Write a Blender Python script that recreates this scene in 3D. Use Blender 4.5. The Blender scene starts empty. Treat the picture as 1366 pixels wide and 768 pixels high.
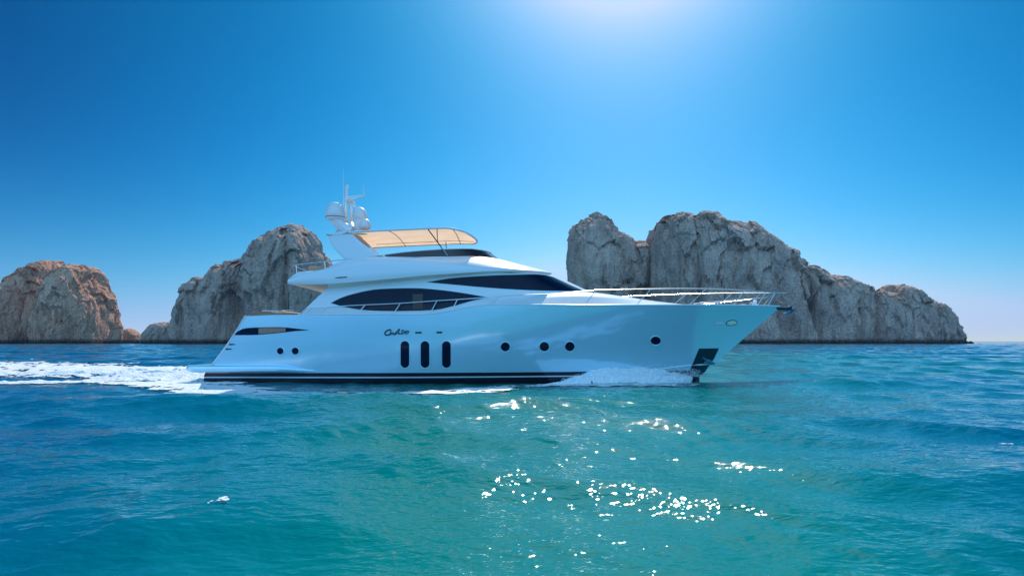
import bpy, bmesh, math, random
import numpy as np
from mathutils import Vector
from mathutils.bvhtree import BVHTree
R = math.radians
S = bpy.context.scene
C = S.collection
random.seed(7)

# ------------------------------------------------------------------ camera, world, sun, exposure
F = 911.0          # focal length in photo pixels (24 mm)
CH = 1.85          # eye height over the water
HY = 455.0         # horizon row in the photo
cam = bpy.data.objects.new('camera', bpy.data.cameras.new('camera'))
C.objects.link(cam)
cam.location = (0, 0, CH)
cam.rotation_euler = (R(90), 0, R(0.0))
cam.data.lens = F / 1366 * 36
cam.data.sensor_width = 36
cam.data.shift_y = (HY - 384) / 1366
cam.data.clip_start = 0.1
cam.data.clip_end = 30000
S.camera = cam

SUN_EL, SUN_AZ = 42.0, 9.5      # azimuth east of +Y
BACK_FILL = 1.6  # added fill: extra sky brightness behind the camera to light hull and rocks
W = bpy.data.worlds.new('World'); S.world = W; W.use_nodes = True
nt = W.node_tree; nt.nodes.clear()
def wn(op, a, b=None, c=None, clamp=False):
    n = nt.nodes.new('ShaderNodeMath'); n.operation = op; n.use_clamp = clamp
    for i, v in enumerate((a, b, c)):
        if v is None: continue
        if hasattr(v, 'is_linked'): nt.links.new(v, n.inputs[i])
        else: n.inputs[i].default_value = v
    return n.outputs[0]
sky = nt.nodes.new('ShaderNodeTexSky'); sky.sky_type = 'NISHITA'; sky.sun_disc = False
sky.sun_elevation = R(SUN_EL); sky.sun_rotation = R(SUN_AZ)
sky.altitude = 0; sky.air_density = 1.0; sky.dust_density = 1.0; sky.ozone_density = 1.0
# deep polarised blue of the photograph: per channel contrast on the physical sky, pale haze at the horizon
tcw = nt.nodes.new('ShaderNodeTexCoord'); spw = nt.nodes.new('ShaderNodeSeparateXYZ'); nt.links.new(tcw.outputs['Generated'], spw.inputs[0])
sc = nt.nodes.new('ShaderNodeSeparateColor'); nt.links.new(sky.outputs[0], sc.inputs[0])
whz = wn('EXPONENT', wn('MULTIPLY', wn('MAXIMUM', spw.outputs[2], 0.0), -1 / math.sin(R(2.51))))
wh2 = wn('EXPONENT', wn('MULTIPLY', wn('MAXIMUM', spw.outputs[2], 0.0), -1 / math.sin(R(4.41))))
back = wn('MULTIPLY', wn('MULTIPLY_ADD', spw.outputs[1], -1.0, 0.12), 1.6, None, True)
cc = nt.nodes.new('ShaderNodeCombineColor')
dt = nt.nodes.new('ShaderNodeVectorMath'); dt.operation = 'DOT_PRODUCT'; nt.links.new(tcw.outputs['Generated'], dt.inputs[0])
dt.inputs[1].default_value = (math.sin(R(SUN_AZ)) * math.cos(R(SUN_EL)), math.cos(R(SUN_AZ)) * math.cos(R(SUN_EL)), math.sin(R(SUN_EL)))
au = nt.nodes.new('ShaderNodeMapRange'); au.interpolation_type = 'SMOOTHSTEP'; nt.links.new(dt.outputs['Value'], au.inputs[0])
au.inputs[1].default_value = math.cos(R(50)); au.inputs[2].default_value = math.cos(R(29))
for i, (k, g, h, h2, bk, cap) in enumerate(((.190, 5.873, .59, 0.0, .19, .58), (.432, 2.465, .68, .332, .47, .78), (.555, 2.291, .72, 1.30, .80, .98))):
    base = wn('MINIMUM', wn('MULTIPLY', wn('POWER', wn('MULTIPLY', sc.outputs[i], 1 / 8.0), g), k), cap)
    v = wn('ADD', wn('MULTIPLY', base, wn('SUBTRACT', 1.0, wh2)), wn('ADD', wn('MULTIPLY', whz, h), wn('MULTIPLY', wn('MULTIPLY', wh2, wn('SUBTRACT', 1.0, whz)), h2)))
    v = wn('ADD', v, wn('MULTIPLY', back, bk * BACK_FILL))
    v = wn('ADD', v, wn('MULTIPLY', wn('MULTIPLY', au.outputs[0], wn('SUBTRACT', 1.0, wh2)), (0.0, .05, .085)[i]))
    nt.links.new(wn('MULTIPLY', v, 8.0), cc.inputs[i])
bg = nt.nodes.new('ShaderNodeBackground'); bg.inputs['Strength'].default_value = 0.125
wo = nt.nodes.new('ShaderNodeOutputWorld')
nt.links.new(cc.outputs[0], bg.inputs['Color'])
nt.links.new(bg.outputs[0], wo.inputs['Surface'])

sd = bpy.data.lights.new('sun', 'SUN'); sd.energy = 4.0; sd.angle = R(0.53); sd.color = (1.0, 0.93, 0.84)
sun = bpy.data.objects.new('sun', sd); C.objects.link(sun)
sv = Vector((math.sin(R(SUN_AZ)) * math.cos(R(SUN_EL)), math.cos(R(SUN_AZ)) * math.cos(R(SUN_EL)), math.sin(R(SUN_EL))))
sun.rotation_euler = sv.to_track_quat('Z', 'Y').to_euler(); sun.location = (60, 300, 260)
S.view_settings.view_transform = 'Standard'; S.view_settings.look = 'None'
S.view_settings.exposure = 0.0; S.view_settings.gamma = 1.0
S.view_settings.use_curve_mapping = False

# ------------------------------------------------------------------ helpers
def tag(o, label=None, cat=None, group=None, kind=None):
    if label: o['label'] = label
    if cat: o['category'] = cat
    if group: o['group'] = group
    if kind: o['kind'] = kind
    return o

def empty(name, loc):
    o = bpy.data.objects.new(name, None); C.objects.link(o); o.location = loc
    o.empty_display_size = 0.3
    return o

def mesh_obj(name, verts, faces, mat, parent=None, smooth=True, origin=None):
    me = bpy.data.meshes.new(name)
    verts = np.asarray(verts, dtype=np.float64).reshape(-1, 3)
    if origin is not None: verts = verts - np.asarray(origin)
    if isinstance(faces, np.ndarray) and faces.ndim == 2 and faces.shape[1] == 4:
        me.vertices.add(len(verts)); me.vertices.foreach_set('co', verts.astype(np.float32).ravel())
        n = len(faces); me.loops.add(n * 4); me.polygons.add(n)
        me.loops.foreach_set('vertex_index', faces.astype(np.int32).ravel())
        me.polygons.foreach_set('loop_start', np.arange(0, n * 4, 4, dtype=np.int32))
        me.update(calc_edges=True); me.validate()
    else:
        me.from_pydata([tuple(v) for v in verts], [], [tuple(f) for f in faces])
    if smooth: me.polygons.foreach_set('use_smooth', [True] * len(me.polygons))
    me.materials.append(mat)
    o = bpy.data.objects.new(name, me); C.objects.link(o)
    if parent: o.parent = parent
    if origin is not None and not parent: o.location = origin
    return o

class MB:
    """collects shapes, builds one mesh"""
    def __init__(s): s.v = []; s.f = []
    def add(s, v, f):
        b = len(s.v); s.v += [tuple(p) for p in v]; s.f += [tuple(i + b for i in q) for q in f]; return s
    def grid(s, G, flip=False, closed=False):
        G = np.asarray(G); n, m = G.shape[:2]; b = len(s.v)
        s.v += [tuple(p) for p in G.reshape(-1, 3)]
        for i in range(n - 1):
            for j in range(m if closed else m - 1):
                k = (j + 1) % m
                q = (b + i * m + j, b + i * m + k, b + (i + 1) * m + k, b + (i + 1) * m + j)
                s.f.append(q[::-1] if flip else q)
        return s
    def box(s, c, d, bev=0.0):
        bm = bmesh.new(); bmesh.ops.create_cube(bm, size=1)
        for v in bm.verts: v.co = Vector((c[0] + v.co.x * d[0], c[1] + v.co.y * d[1], c[2] + v.co.z * d[2]))
        if bev > 0: bmesh.ops.bevel(bm, geom=bm.edges[:], offset=bev, segments=3, affect='EDGES', profile=0.5)
        bm.verts.index_update(); s.add([v.co[:] for v in bm.verts], [[v.index for v in f.verts] for f in bm.faces]); bm.free(); return s
    def tube(s, pts, r, n=8, cap=True):
        pts = [Vector(p) for p in pts]; m = len(pts)
        rr = r if hasattr(r, '__len__') else [r] * m
        rings = []; up = None
        for i, p in enumerate(pts):
            t = (pts[min(i + 1, m - 1)] - pts[max(i - 1, 0)]).normalized()
            if up is None:
                up = Vector((0, 0, 1)) if abs(t.z) < .9 else Vector((1, 0, 0))
            a = (up - t * up.dot(t)).normalized(); b = t.cross(a); up = a
            rings.append([p + (a * math.cos(k * 2 * math.pi / n) + b * math.sin(k * 2 * math.pi / n)) * rr[i] for k in range(n)])
        b0 = len(s.v)
        for g in rings: s.v += [v[:] for v in g]
        for i in range(m - 1):
            for k in range(n):
                q = (k + 1) % n
                s.f.append((b0 + i * n + k, b0 + i * n + q, b0 + (i + 1) * n + q, b0 + (i + 1) * n + k))
        if cap:
            s.f.append(tuple(b0 + k for k in range(n))[::-1]); s.f.append(tuple(b0 + (m - 1) * n + k for k in range(n)))
        return s
    def lathe(s, c, prof, n=28, sx=1, sy=1):
        """prof: (radius, z) from bottom to top"""
        b = len(s.v)
        for r, z in prof:
            for k in range(n):
                a = 2 * math.pi * k / n
                s.v.append((c[0] + r * math.cos(a) * sx, c[1] + r * math.sin(a) * sy, c[2] + z))
        for i in range(len(prof) - 1):
            for k in range(n):
                q = (k + 1) % n
                s.f.append((b + i * n + k, b + i * n + q, b + (i + 1) * n + q, b + (i + 1) * n + k))
        s.f.append(tuple(b + k for k in range(n))[::-1]); s.f.append(tuple(b + (len(prof) - 1) * n + k for k in range(n)))
        return s
    def build(s, name, mat, parent=None, smooth=True, auto=35):
        o = mesh_obj(name, s.v, s.f, mat, parent, smooth)
        if smooth and auto:
            try: o.data.set_sharp_from_angle(angle=R(auto))
            except Exception: pass
        return o

# vectorised gradient noise --------------------------------------------------
_rs = np.random.RandomState(11)
_perm = np.concatenate([_rs.permutation(256)] * 3).astype(np.int64)
_g3 = _rs.normal(size=(256, 3)); _g3 /= np.linalg.norm(_g3, axis=1)[:, None]
def noise3(P):
    P = np.asarray(P, dtype=np.float64); I = np.floor(P).astype(np.int64); f = P - I; I &= 255
    u = f * f * f * (f * (f * 6 - 15) + 10)
    r = 0
    for dx in (0, 1):
        wx = u[..., 0] if dx else 1 - u[..., 0]
        for dy in (0, 1):
            wy = u[..., 1] if dy else 1 - u[..., 1]
            for dz in (0, 1):
                wz = u[..., 2] if dz else 1 - u[..., 2]
                h = _perm[_perm[_perm[(I[..., 0] + dx) & 255] + ((I[..., 1] + dy) & 255)] + ((I[..., 2] + dz) & 255)]
                g = _g3[h]
                d = g[..., 0] * (f[..., 0] - dx) + g[..., 1] * (f[..., 1] - dy) + g[..., 2] * (f[..., 2] - dz)
                r = r + wx * wy * wz * d
    return r * 1.5
def fbm(P, oct=4, gain=0.5, lac=2.03, ridged=False):
    s = 0; a = 1; t = 0
    for o in range(oct):
        n = noise3(P + 17.3 * o)
        if ridged: n = 1 - 2 * np.abs(n)
        s = s + a * n; t += a; a *= gain; P = P * lac
    return s / t
def cell3(P):
    """distance to the nearest and second nearest random point"""
    I = np.floor(P).astype(np.int64); f = P - I
    d1 = np.full(P.shape[:-1], 9.0); d2 = d1.copy()
    for dx in (-1, 0, 1):
        for dy in (-1, 0, 1):
            for dz in (-1, 0, 1):
                h = _perm[_perm[_perm[(I[..., 0] + dx) & 255] + ((I[..., 1] + dy) & 255)] + ((I[..., 2] + dz) & 255)]
                o = (_g3[h] * 0.5 + 0.5) + np.array([dx, dy, dz]) - f
                d = np.sqrt((o ** 2).sum(-1))
                d2 = np.where(d < d1, d1, np.minimum(d2, d)); d1 = np.minimum(d1, d)
    return d1, d2
def cellv(P):
    """random height with a random tilt per cell: angular broken faces"""
    I = np.floor(P).astype(np.int64); f = P - I
    d1 = np.full(P.shape[:-1], 9.0); val = np.zeros(P.shape[:-1])
    for dx in (-1, 0, 1):
        for dy in (-1, 0, 1):
            for dz in (-1, 0, 1):
                h = _perm[_perm[_perm[(I[..., 0] + dx) & 255] + ((I[..., 1] + dy) & 255)] + ((I[..., 2] + dz) & 255)]
                o = (_g3[h] * 0.5 + 0.5) + np.array([dx, dy, dz]) - f
                d = np.sqrt((o ** 2).sum(-1)); k = _g3[(h * 7 + 13) & 255]
                v = k[..., 0] * .8 + (o * k).sum(-1) * 1.1
                val = np.where(d < d1, v, val); d1 = np.minimum(d1, d)
    return val
def sstep(a, b, x):
    t = np.clip((x - a) / (b - a), 0, 1); return t * t * (3 - 2 * t)
def spline(pts, n):
    """Catmull-Rom through pts, n samples per span"""
    P = np.asarray(pts, dtype=float); out = []
    for i in range(len(P) - 1):
        p0 = P[i - 1] if i else 2 * P[0] - P[1]; p1 = P[i]; p2 = P[i + 1]
        p3 = P[i + 2] if i + 2 < len(P) else 2 * P[-1] - P[-2]
        for k in range(n):
            t = k / n
            out.append(0.5 * (2 * p1 + (p2 - p0) * t + (2 * p0 - 5 * p1 + 4 * p2 - p3) * t * t + (3 * p1 - p0 - 3 * p2 + p3) * t ** 3))
    out.append(P[-1]); return np.array(out)

# materials --------------------------------------------------------------------
def mat(name, col, rough=0.5, metal=0.0, spec=0.5, coat=0.0, bump=None, vary=0.0, vscale=3.0, ior=None):
    m = bpy.data.materials.new(name); m.use_nodes = True; t = m.node_tree; b = t.nodes['Principled BSDF']
    b.inputs['Base Color'].default_value = (*col, 1); b.inputs['Roughness'].default_value = rough
    b.inputs['Metallic'].default_value = metal; b.inputs['Specular IOR Level'].default_value = spec
    b.inputs['Coat Weight'].default_value = coat; b.inputs['Coat Roughness'].default_value = 0.04
    if ior: b.inputs['IOR'].default_value = ior
    tc = t.nodes.new('ShaderNodeTexCoord')
    if vary > 0:
        n = t.nodes.new('ShaderNodeTexNoise'); n.inputs['Scale'].default_value = vscale; n.inputs['Detail'].default_value = 6
        mr = t.nodes.new('ShaderNodeMapRange'); mr.inputs[3].default_value = 1 - vary; mr.inputs[4].default_value = 1 + vary * .5
        mx = t.nodes.new('ShaderNodeMix'); mx.data_type = 'RGBA'; mx.blend_type = 'MULTIPLY'; mx.inputs[0].default_value = 1
        mx.inputs[6].default_value = (*col, 1)
        t.links.new(tc.outputs['Object'], n.inputs['Vector']); t.links.new(n.outputs[0], mr.inputs[0])
        t.links.new(mr.outputs[0], mx.inputs[7]); t.links.new(mx.outputs[2], b.inputs['Base Color'])
    if bump:
        n = t.nodes.new('ShaderNodeTexNoise'); n.inputs['Scale'].default_value = bump[0]; n.inputs['Detail'].default_value = 4
        bp = t.nodes.new('ShaderNodeBump'); bp.inputs['Strength'].default_value = bump[1]; bp.inputs['Distance'].default_value = bump[2]
        t.links.new(tc.outputs['Object'], n.inputs['Vector']); t.links.new(n.outputs[0], bp.inputs['Height'])
        t.links.new(bp.outputs[0], b.inputs['Normal'])
    return m

M = {}
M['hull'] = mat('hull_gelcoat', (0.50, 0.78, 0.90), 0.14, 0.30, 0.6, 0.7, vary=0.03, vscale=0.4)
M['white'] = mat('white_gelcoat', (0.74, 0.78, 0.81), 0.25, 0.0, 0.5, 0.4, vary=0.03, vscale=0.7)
M['cream'] = mat('cream_headliner', (0.90, 0.82, 0.68), 0.5)
M['boot'] = mat('black_antifouling', (0.006, 0.010, 0.022), 0.25, 0, 0.5, vary=0.2)
M['stripe'] = mat('pale_stripe', (0.66, 0.70, 0.76), 0.3)
M['glass'] = mat('dark_tinted_glass', (0.001, 0.010, 0.030), 0.05, 0, 0.2)
M['smoke'] = mat('smoked_acrylic', (0.035, 0.018, 0.016), 0.08, 0, 0.7)
M['steel'] = mat('polished_steel', (0.74, 0.75, 0.76), 0.28, 1.0)
M['teak'] = mat('teak', (0.36, 0.19, 0.10), 0.5, vary=0.3, vscale=8)
M['deck'] = mat('deck_nonskid', (0.66, 0.65, 0.62), 0.7, bump=(120, .2, .002))
M['tan'] = mat('dim_interior', (0.075, 0.052, 0.045), 0.6)
M['tan2'] = mat('tan_blind', (0.40, 0.22, 0.15), 0.6, vary=.35, vscale=14)
M['wood'] = mat('warm_cushion', (0.55, 0.36, 0.22), 0.7, vary=0.2, vscale=6)
M['ink'] = mat('dark_lettering', (0.005, 0.010, 0.03), 0.3)
M['dark'] = mat('dark_metal', (0.03, 0.03, 0.035), 0.4, 0.6)
M['recess'] = mat('dark_recess', (0.006, 0.02, 0.045), 0.3, vary=0.3)
M['plastic'] = mat('radome_plastic', (0.82, 0.81, 0.79), 0.35, vary=0.04)
M['galv'] = mat('galvanised_anchor', (0.10, 0.22, 0.34), 0.35, 0.5, vary=0.3, vscale=10)
M['lampglass'] = mat('lamp_glass', (0.86, 0.86, 0.70), 0.2, 0.0, 0.8)

def fabric_mat():
    m = bpy.data.materials.new('bimini_fabric'); m.use_nodes = True; t = m.node_tree; t.nodes.clear()
    o = t.nodes.new('ShaderNodeOutputMaterial'); d = t.nodes.new('ShaderNodeBsdfDiffuse'); tr = t.nodes.new('ShaderNodeBsdfTranslucent')
    mx = t.nodes.new('ShaderNodeMixShader'); mx.inputs[0].default_value = 0.8
    tc = t.nodes.new('ShaderNodeTexCoord'); n = t.nodes.new('ShaderNodeTexNoise'); n.inputs['Scale'].default_value = 1.3; n.inputs['Detail'].default_value = 5
    r = t.nodes.new('ShaderNodeValToRGB'); r.color_ramp.elements[0].color = (0.95, 0.60, 0.37, 1); r.color_ramp.elements[1].color = (1.0, 0.72, 0.50, 1)
    r.color_ramp.elements[0].position = .3; r.color_ramp.elements[1].position = .7
    t.links.new(tc.outputs['Object'], n.inputs['Vector']); t.links.new(n.outputs[0], r.inputs[0])
    t.links.new(r.outputs[0], d.inputs[0]); t.links.new(r.outputs[0], tr.inputs[0])
    t.links.new(d.outputs[0], mx.inputs[1]); t.links.new(tr.outputs[0], mx.inputs[2]); t.links.new(mx.outputs[0], o.inputs[0])
    return m
M['fabric'] = fabric_mat()

def rock_mat(name, c_dark, c_mid, c_light):
    m = bpy.data.materials.new(name); m.use_nodes = True; t = m.node_tree; b = t.nodes['Principled BSDF']
    L = t.links.new; N = t.nodes.new
    b.inputs['Roughness'].default_value = 0.95; b.inputs['Specular IOR Level'].default_value = 0.15
    geo = N('ShaderNodeNewGeometry')
    n1 = N('ShaderNodeTexNoise'); n1.inputs['Scale'].default_value = 0.045; n1.inputs['Detail'].default_value = 12; n1.inputs['Roughness'].default_value = .68
    mp = N('ShaderNodeMapping'); mp.inputs['Scale'].default_value = (1, 1, 0.45)
    L(geo.outputs['Position'], mp.inputs[0]); L(mp.outputs[0], n1.inputs['Vector'])
    r = N('ShaderNodeValToRGB'); e = r.color_ramp.elements
    e[0].position = .34; e[0].color = (*c_dark, 1); e[1].position = .68; e[1].color = (*c_light, 1)
    k = e.new(.5); k.color = (*c_mid, 1)
    L(n1.outputs[0], r.inputs[0])
    # pits and small crevices: shade in their hollows multiplied into the colour
    v = N('ShaderNodeTexVoronoi'); v.inputs['Scale'].default_value = 0.55; v.feature = 'F1'
    nz = N('ShaderNodeTexNoise'); nz.inputs['Scale'].default_value = .9; nz.inputs['Detail'].default_value = 8; nz.inputs['Roughness'].default_value = .7
    L(geo.outputs['Position'], nz.inputs['Vector']); L(geo.outputs['Position'], v.inputs['Vector'])
    mr = N('ShaderNodeMapRange'); mr.inputs[1].default_value = .38; mr.inputs[2].default_value = .58; mr.inputs[3].default_value = .72; mr.inputs[4].default_value = 1.12
    L(nz.outputs[0], mr.inputs[0])
    mx = N('ShaderNodeMix'); mx.data_type = 'RGBA'; mx.blend_type = 'MULTIPLY'; mx.inputs[0].default_value = 1
    L(r.outputs[0], mx.inputs[6]); L(mr.outputs[0], mx.inputs[7])
    # wet, weed-stained foot of the rock
    sp = N('ShaderNodeSeparateXYZ'); L(geo.outputs['Position'], sp.inputs[0])
    ad = N('ShaderNodeMath'); ad.operation = 'MULTIPLY_ADD'; ad.inputs[1].default_value = -7.0; L(nz.outputs[0], ad.inputs[0]); L(sp.outputs[2], ad.inputs[2])
    wr = N('ShaderNodeMapRange'); wr.inputs[1].default_value = -1.6; wr.inputs[2].default_value = .4; wr.inputs[3].default_value = 1; wr.inputs[4].default_value = 0
    L(ad.outputs[0], wr.inputs[0])
    mw = N('ShaderNodeMix'); mw.data_type = 'RGBA'; L(wr.outputs[0], mw.inputs[0]); L(mx.outputs[2], mw.inputs[6]); mw.inputs[7].default_value = (0.025, 0.028, 0.03, 1)
    L(mw.outputs[2], b.inputs['Base Color'])
    sm = N('ShaderNodeMath'); sm.operation = 'MULTIPLY_ADD'; sm.inputs[1].default_value = 0.8; L(v.outputs[0], sm.inputs[0]); L(nz.outputs[0], sm.inputs[2])
    bp = N('ShaderNodeBump'); bp.inputs['Strength'].default_value = .9; bp.inputs['Distance'].default_value = 1.3
    L(sm.outputs[0], bp.inputs['Height']); L(bp.outputs[0], b.inputs['Normal'])
    return m
M['rock'] = rock_mat('granite', (0.41, 0.28, 0.23), (0.58, 0.40, 0.32), (0.72, 0.51, 0.41))
M['rock_red'] = rock_mat('red_granite', (0.38, 0.19, 0.13), (0.66, 0.35, 0.235), (0.80, 0.49, 0.34))

def foam_mat():
    m = mat('sea_foam', (0.82, 0.86, 0.88), 0.6, bump=(6, .8, .08)); b = m.node_tree.nodes['Principled BSDF']
    b.inputs['Subsurface Weight'].default_value = 0.0
    return m
M['foam'] = foam_mat()

def water_mat():
    m = bpy.data.materials.new('sea_water'); m.use_nodes = True; t = m.node_tree; b = t.nodes['Principled BSDF']
    L = t.links.new; N = t.nodes.new
    geo = N('ShaderNodeNewGeometry')
    b.inputs['Roughness'].default_value = 0.035; b.inputs['IOR'].default_value = 1.33; b.inputs['Specular IOR Level'].default_value = 0.36; b.inputs['Specular Tint'].default_value = (0.55, 0.88, 1.0, 1)
    # colour of the sea: turquoise over shallow sand, blue where it deepens
    at = N('ShaderNodeAttribute'); at.attribute_name = 'shoal'
    n = N('ShaderNodeTexNoise'); n.inputs['Scale'].default_value = 0.11; n.inputs['Detail'].default_value = 3
    L(geo.outputs['Position'], n.inputs['Vector'])
    ma = N('ShaderNodeMath'); ma.operation = 'MULTIPLY_ADD'; ma.inputs[1].default_value = 0.7; L(n.outputs[0], ma.inputs[0]); L(at.outputs['Fac'], ma.inputs[2])
    mr = N('ShaderNodeMapRange'); mr.inputs[1].default_value = .3; mr.inputs[2].default_value = 1.2; L(ma.outputs[0], mr.inputs[0])
    r = N('ShaderNodeValToRGB'); e = r.color_ramp.elements
    e[0].position = 0; e[0].color = (0.0, 0.112, 0.225, 1); e[1].position = 1; e[1].color = (0.0, 0.205, 0.172, 1)
    L(mr.outputs[0], r.inputs[0]); L(r.outputs[0], b.inputs['Base Color'])
    # ripples: capillary bump near, statistical facet slopes far away where the mesh no longer carries the waves
    n1 = N('ShaderNodeTexNoise'); n1.inputs['Scale'].default_value = 4.6; n1.inputs['Detail'].default_value = 2; n1.inputs['Roughness'].default_value = .55
    mp = N('ShaderNodeMapping'); mp.inputs['Scale'].default_value = (0.80, 1.25, 1); mp.inputs['Rotation'].default_value = (0, 0, -.30)
    L(geo.outputs['Position'], mp.inputs[0]); L(mp.outputs[0], n1.inputs['Vector'])
    bp = N('ShaderNodeBump'); bp.inputs['Strength'].default_value = 1.0; bp.inputs['Distance'].default_value = 0.040
    L(n1.outputs[0], bp.inputs['Height'])
    n2 = N('ShaderNodeTexNoise'); n2.inputs['Scale'].default_value = 0.55; n2.inputs['Detail'].default_value = 5; n2.inputs['Roughness'].default_value = .65
    L(mp.outputs[0], n2.inputs['Vector'])
    vs = N('ShaderNodeVectorMath'); vs.operation = 'SUBTRACT'; vs.inputs[1].default_value = (.5, .5, .5); L(n2.outputs['Color'], vs.inputs[0])
    vm = N('ShaderNodeVectorMath'); vm.operation = 'MULTIPLY'; vm.inputs[1].default_value = (1.5, 1.5, 0); L(vs.outputs[0], vm.inputs[0])
    fa = N('ShaderNodeAttribute'); fa.attribute_name = 'far'
    vf = N('ShaderNodeVectorMath'); vf.operation = 'SCALE'; L(vm.outputs[0], vf.inputs[0]); L(fa.outputs['Fac'], vf.inputs['Scale'])
    va = N('ShaderNodeVectorMath'); va.operation = 'ADD'; L(bp.outputs[0], va.inputs[0]); L(vf.outputs[0], va.inputs[1])
    vn = N('ShaderNodeVectorMath'); vn.operation = 'NORMALIZE'; L(va.outputs[0], vn.inputs[0]); L(vn.outputs[0], b.inputs['Normal'])
    return m
M['water'] = water_mat()

# ------------------------------------------------------------------ the sea
_wr = np.random.RandomState(5)
NW = 96
_lam = np.exp(np.linspace(math.log(0.32), math.log(11.0), NW)) * _wr.uniform(.94, 1.06, NW)
_k = 2 * np.pi / _lam
_main = np.where(_lam > 4.0, R(-72), np.where(_lam > 1.5, R(-104), R(-116)))
_dir = _main + _wr.normal(0, 1, NW) * np.where(_lam > 4, 0.22, np.where(_lam > 1.5, 0.5, 1.4))
_ph = _wr.uniform(0, 2 * np.pi, NW)
_slope = np.where(_lam > 5, 0.023, np.where(_lam > 1.3, 0.0190, 0.0145))
_amp = _slope / _k * _wr.uniform(.5, 1.5, NW)
def sea(x, y):
    """displaced sea surface over rest position (x, y)"""
    x = np.asarray(x, float); y = np.asarray(y, float)
    r = np.hypot(x, y); sp = np.maximum(r * 0.0042, .03)
    # the swell is pressed flat in the lee of the moving hull
    calm = 1 - .8 * np.exp(-((y - 27.8) / 4.6) ** 2) * sstep(-46, -30, x) * (1 - sstep(9, 16, x))
    # cat's paws: patches of livelier short waves
    gust = .70 + .55 * sstep(-.35, .55, noise3(np.stack([x * .16, y * .21, x * 0 + 2.5], -1)))
    dx = 0; dy = 0; z = 0
    for i in range(NW):
        w = sstep(2.2, 4.5, _lam[i] / sp)
        if _lam[i] > 1.6: w = w * calm
        elif _lam[i] < 1.3: w = w * gust
        cd, sd_ = math.cos(_dir[i]), math.sin(_dir[i])
        p = _k[i] * (cd * x + sd_ * y) + _ph[i]
        s, c = np.sin(p), np.cos(p)
        z = z + w * _amp[i] * c
        dx = dx - w * cd * _amp[i] * .85 * s; dy = dy - w * sd_ * _amp[i] * .85 * s
    return x + dx, y + dy, z

def build_sea():
    r = [0.8]
    while r[-1] < 22000: r.append(r[-1] * 1.0042 + .012)
    r = np.array(r)
    th = np.concatenate([np.linspace(-180, -52, 60)[:-1], np.linspace(-52, 52, 900), np.linspace(52, 180, 60)[1:]])
    Rr, T = np.meshgrid(r, np.radians(th), indexing='ij')
    X = Rr * np.sin(T); Y = Rr * np.cos(T)
    inside = np.abs(T) < R(53)
    x, y, z = sea(X, Y)
    z = np.where(inside, z, 0)
    n, m = X.shape
    I = np.arange(n * m).reshape(n, m)
    Fc = np.stack([I[:-1, :-1], I[:-1, 1:], I[1:, 1:], I[1:, :-1]], -1).reshape(-1, 4)
    V = np.stack([x, y, z], -1).reshape(-1, 3)
    o = mesh_obj('sea', V, Fc[:, ::-1].copy(), M['water'])
    far = sstep(25, 160, Rr).ravel()
    # sand shoal between the camera and the yacht, deeper to the left and the right
    sh = np.exp(-(((X - .6) / (2.4 + Y * .28)) ** 2)) * (1 - .55 * sstep(25, 60, Y)) + .55 * np.exp(-((X - 28) / 26) ** 2 - ((Y - 75) / 60) ** 2)
    for nm, val in (('far', far), ('shoal', sh.ravel())):
        a = o.data.attributes.new(nm, 'FLOAT', 'POINT'); a.data.foreach_set('value', val.astype(np.float32))
    tag(o, kind='structure')
    return o
build_sea()

def gx(px, Y): return (px - 683) / F * Y
def gY(py): return CH * F / (py - HY)

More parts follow.
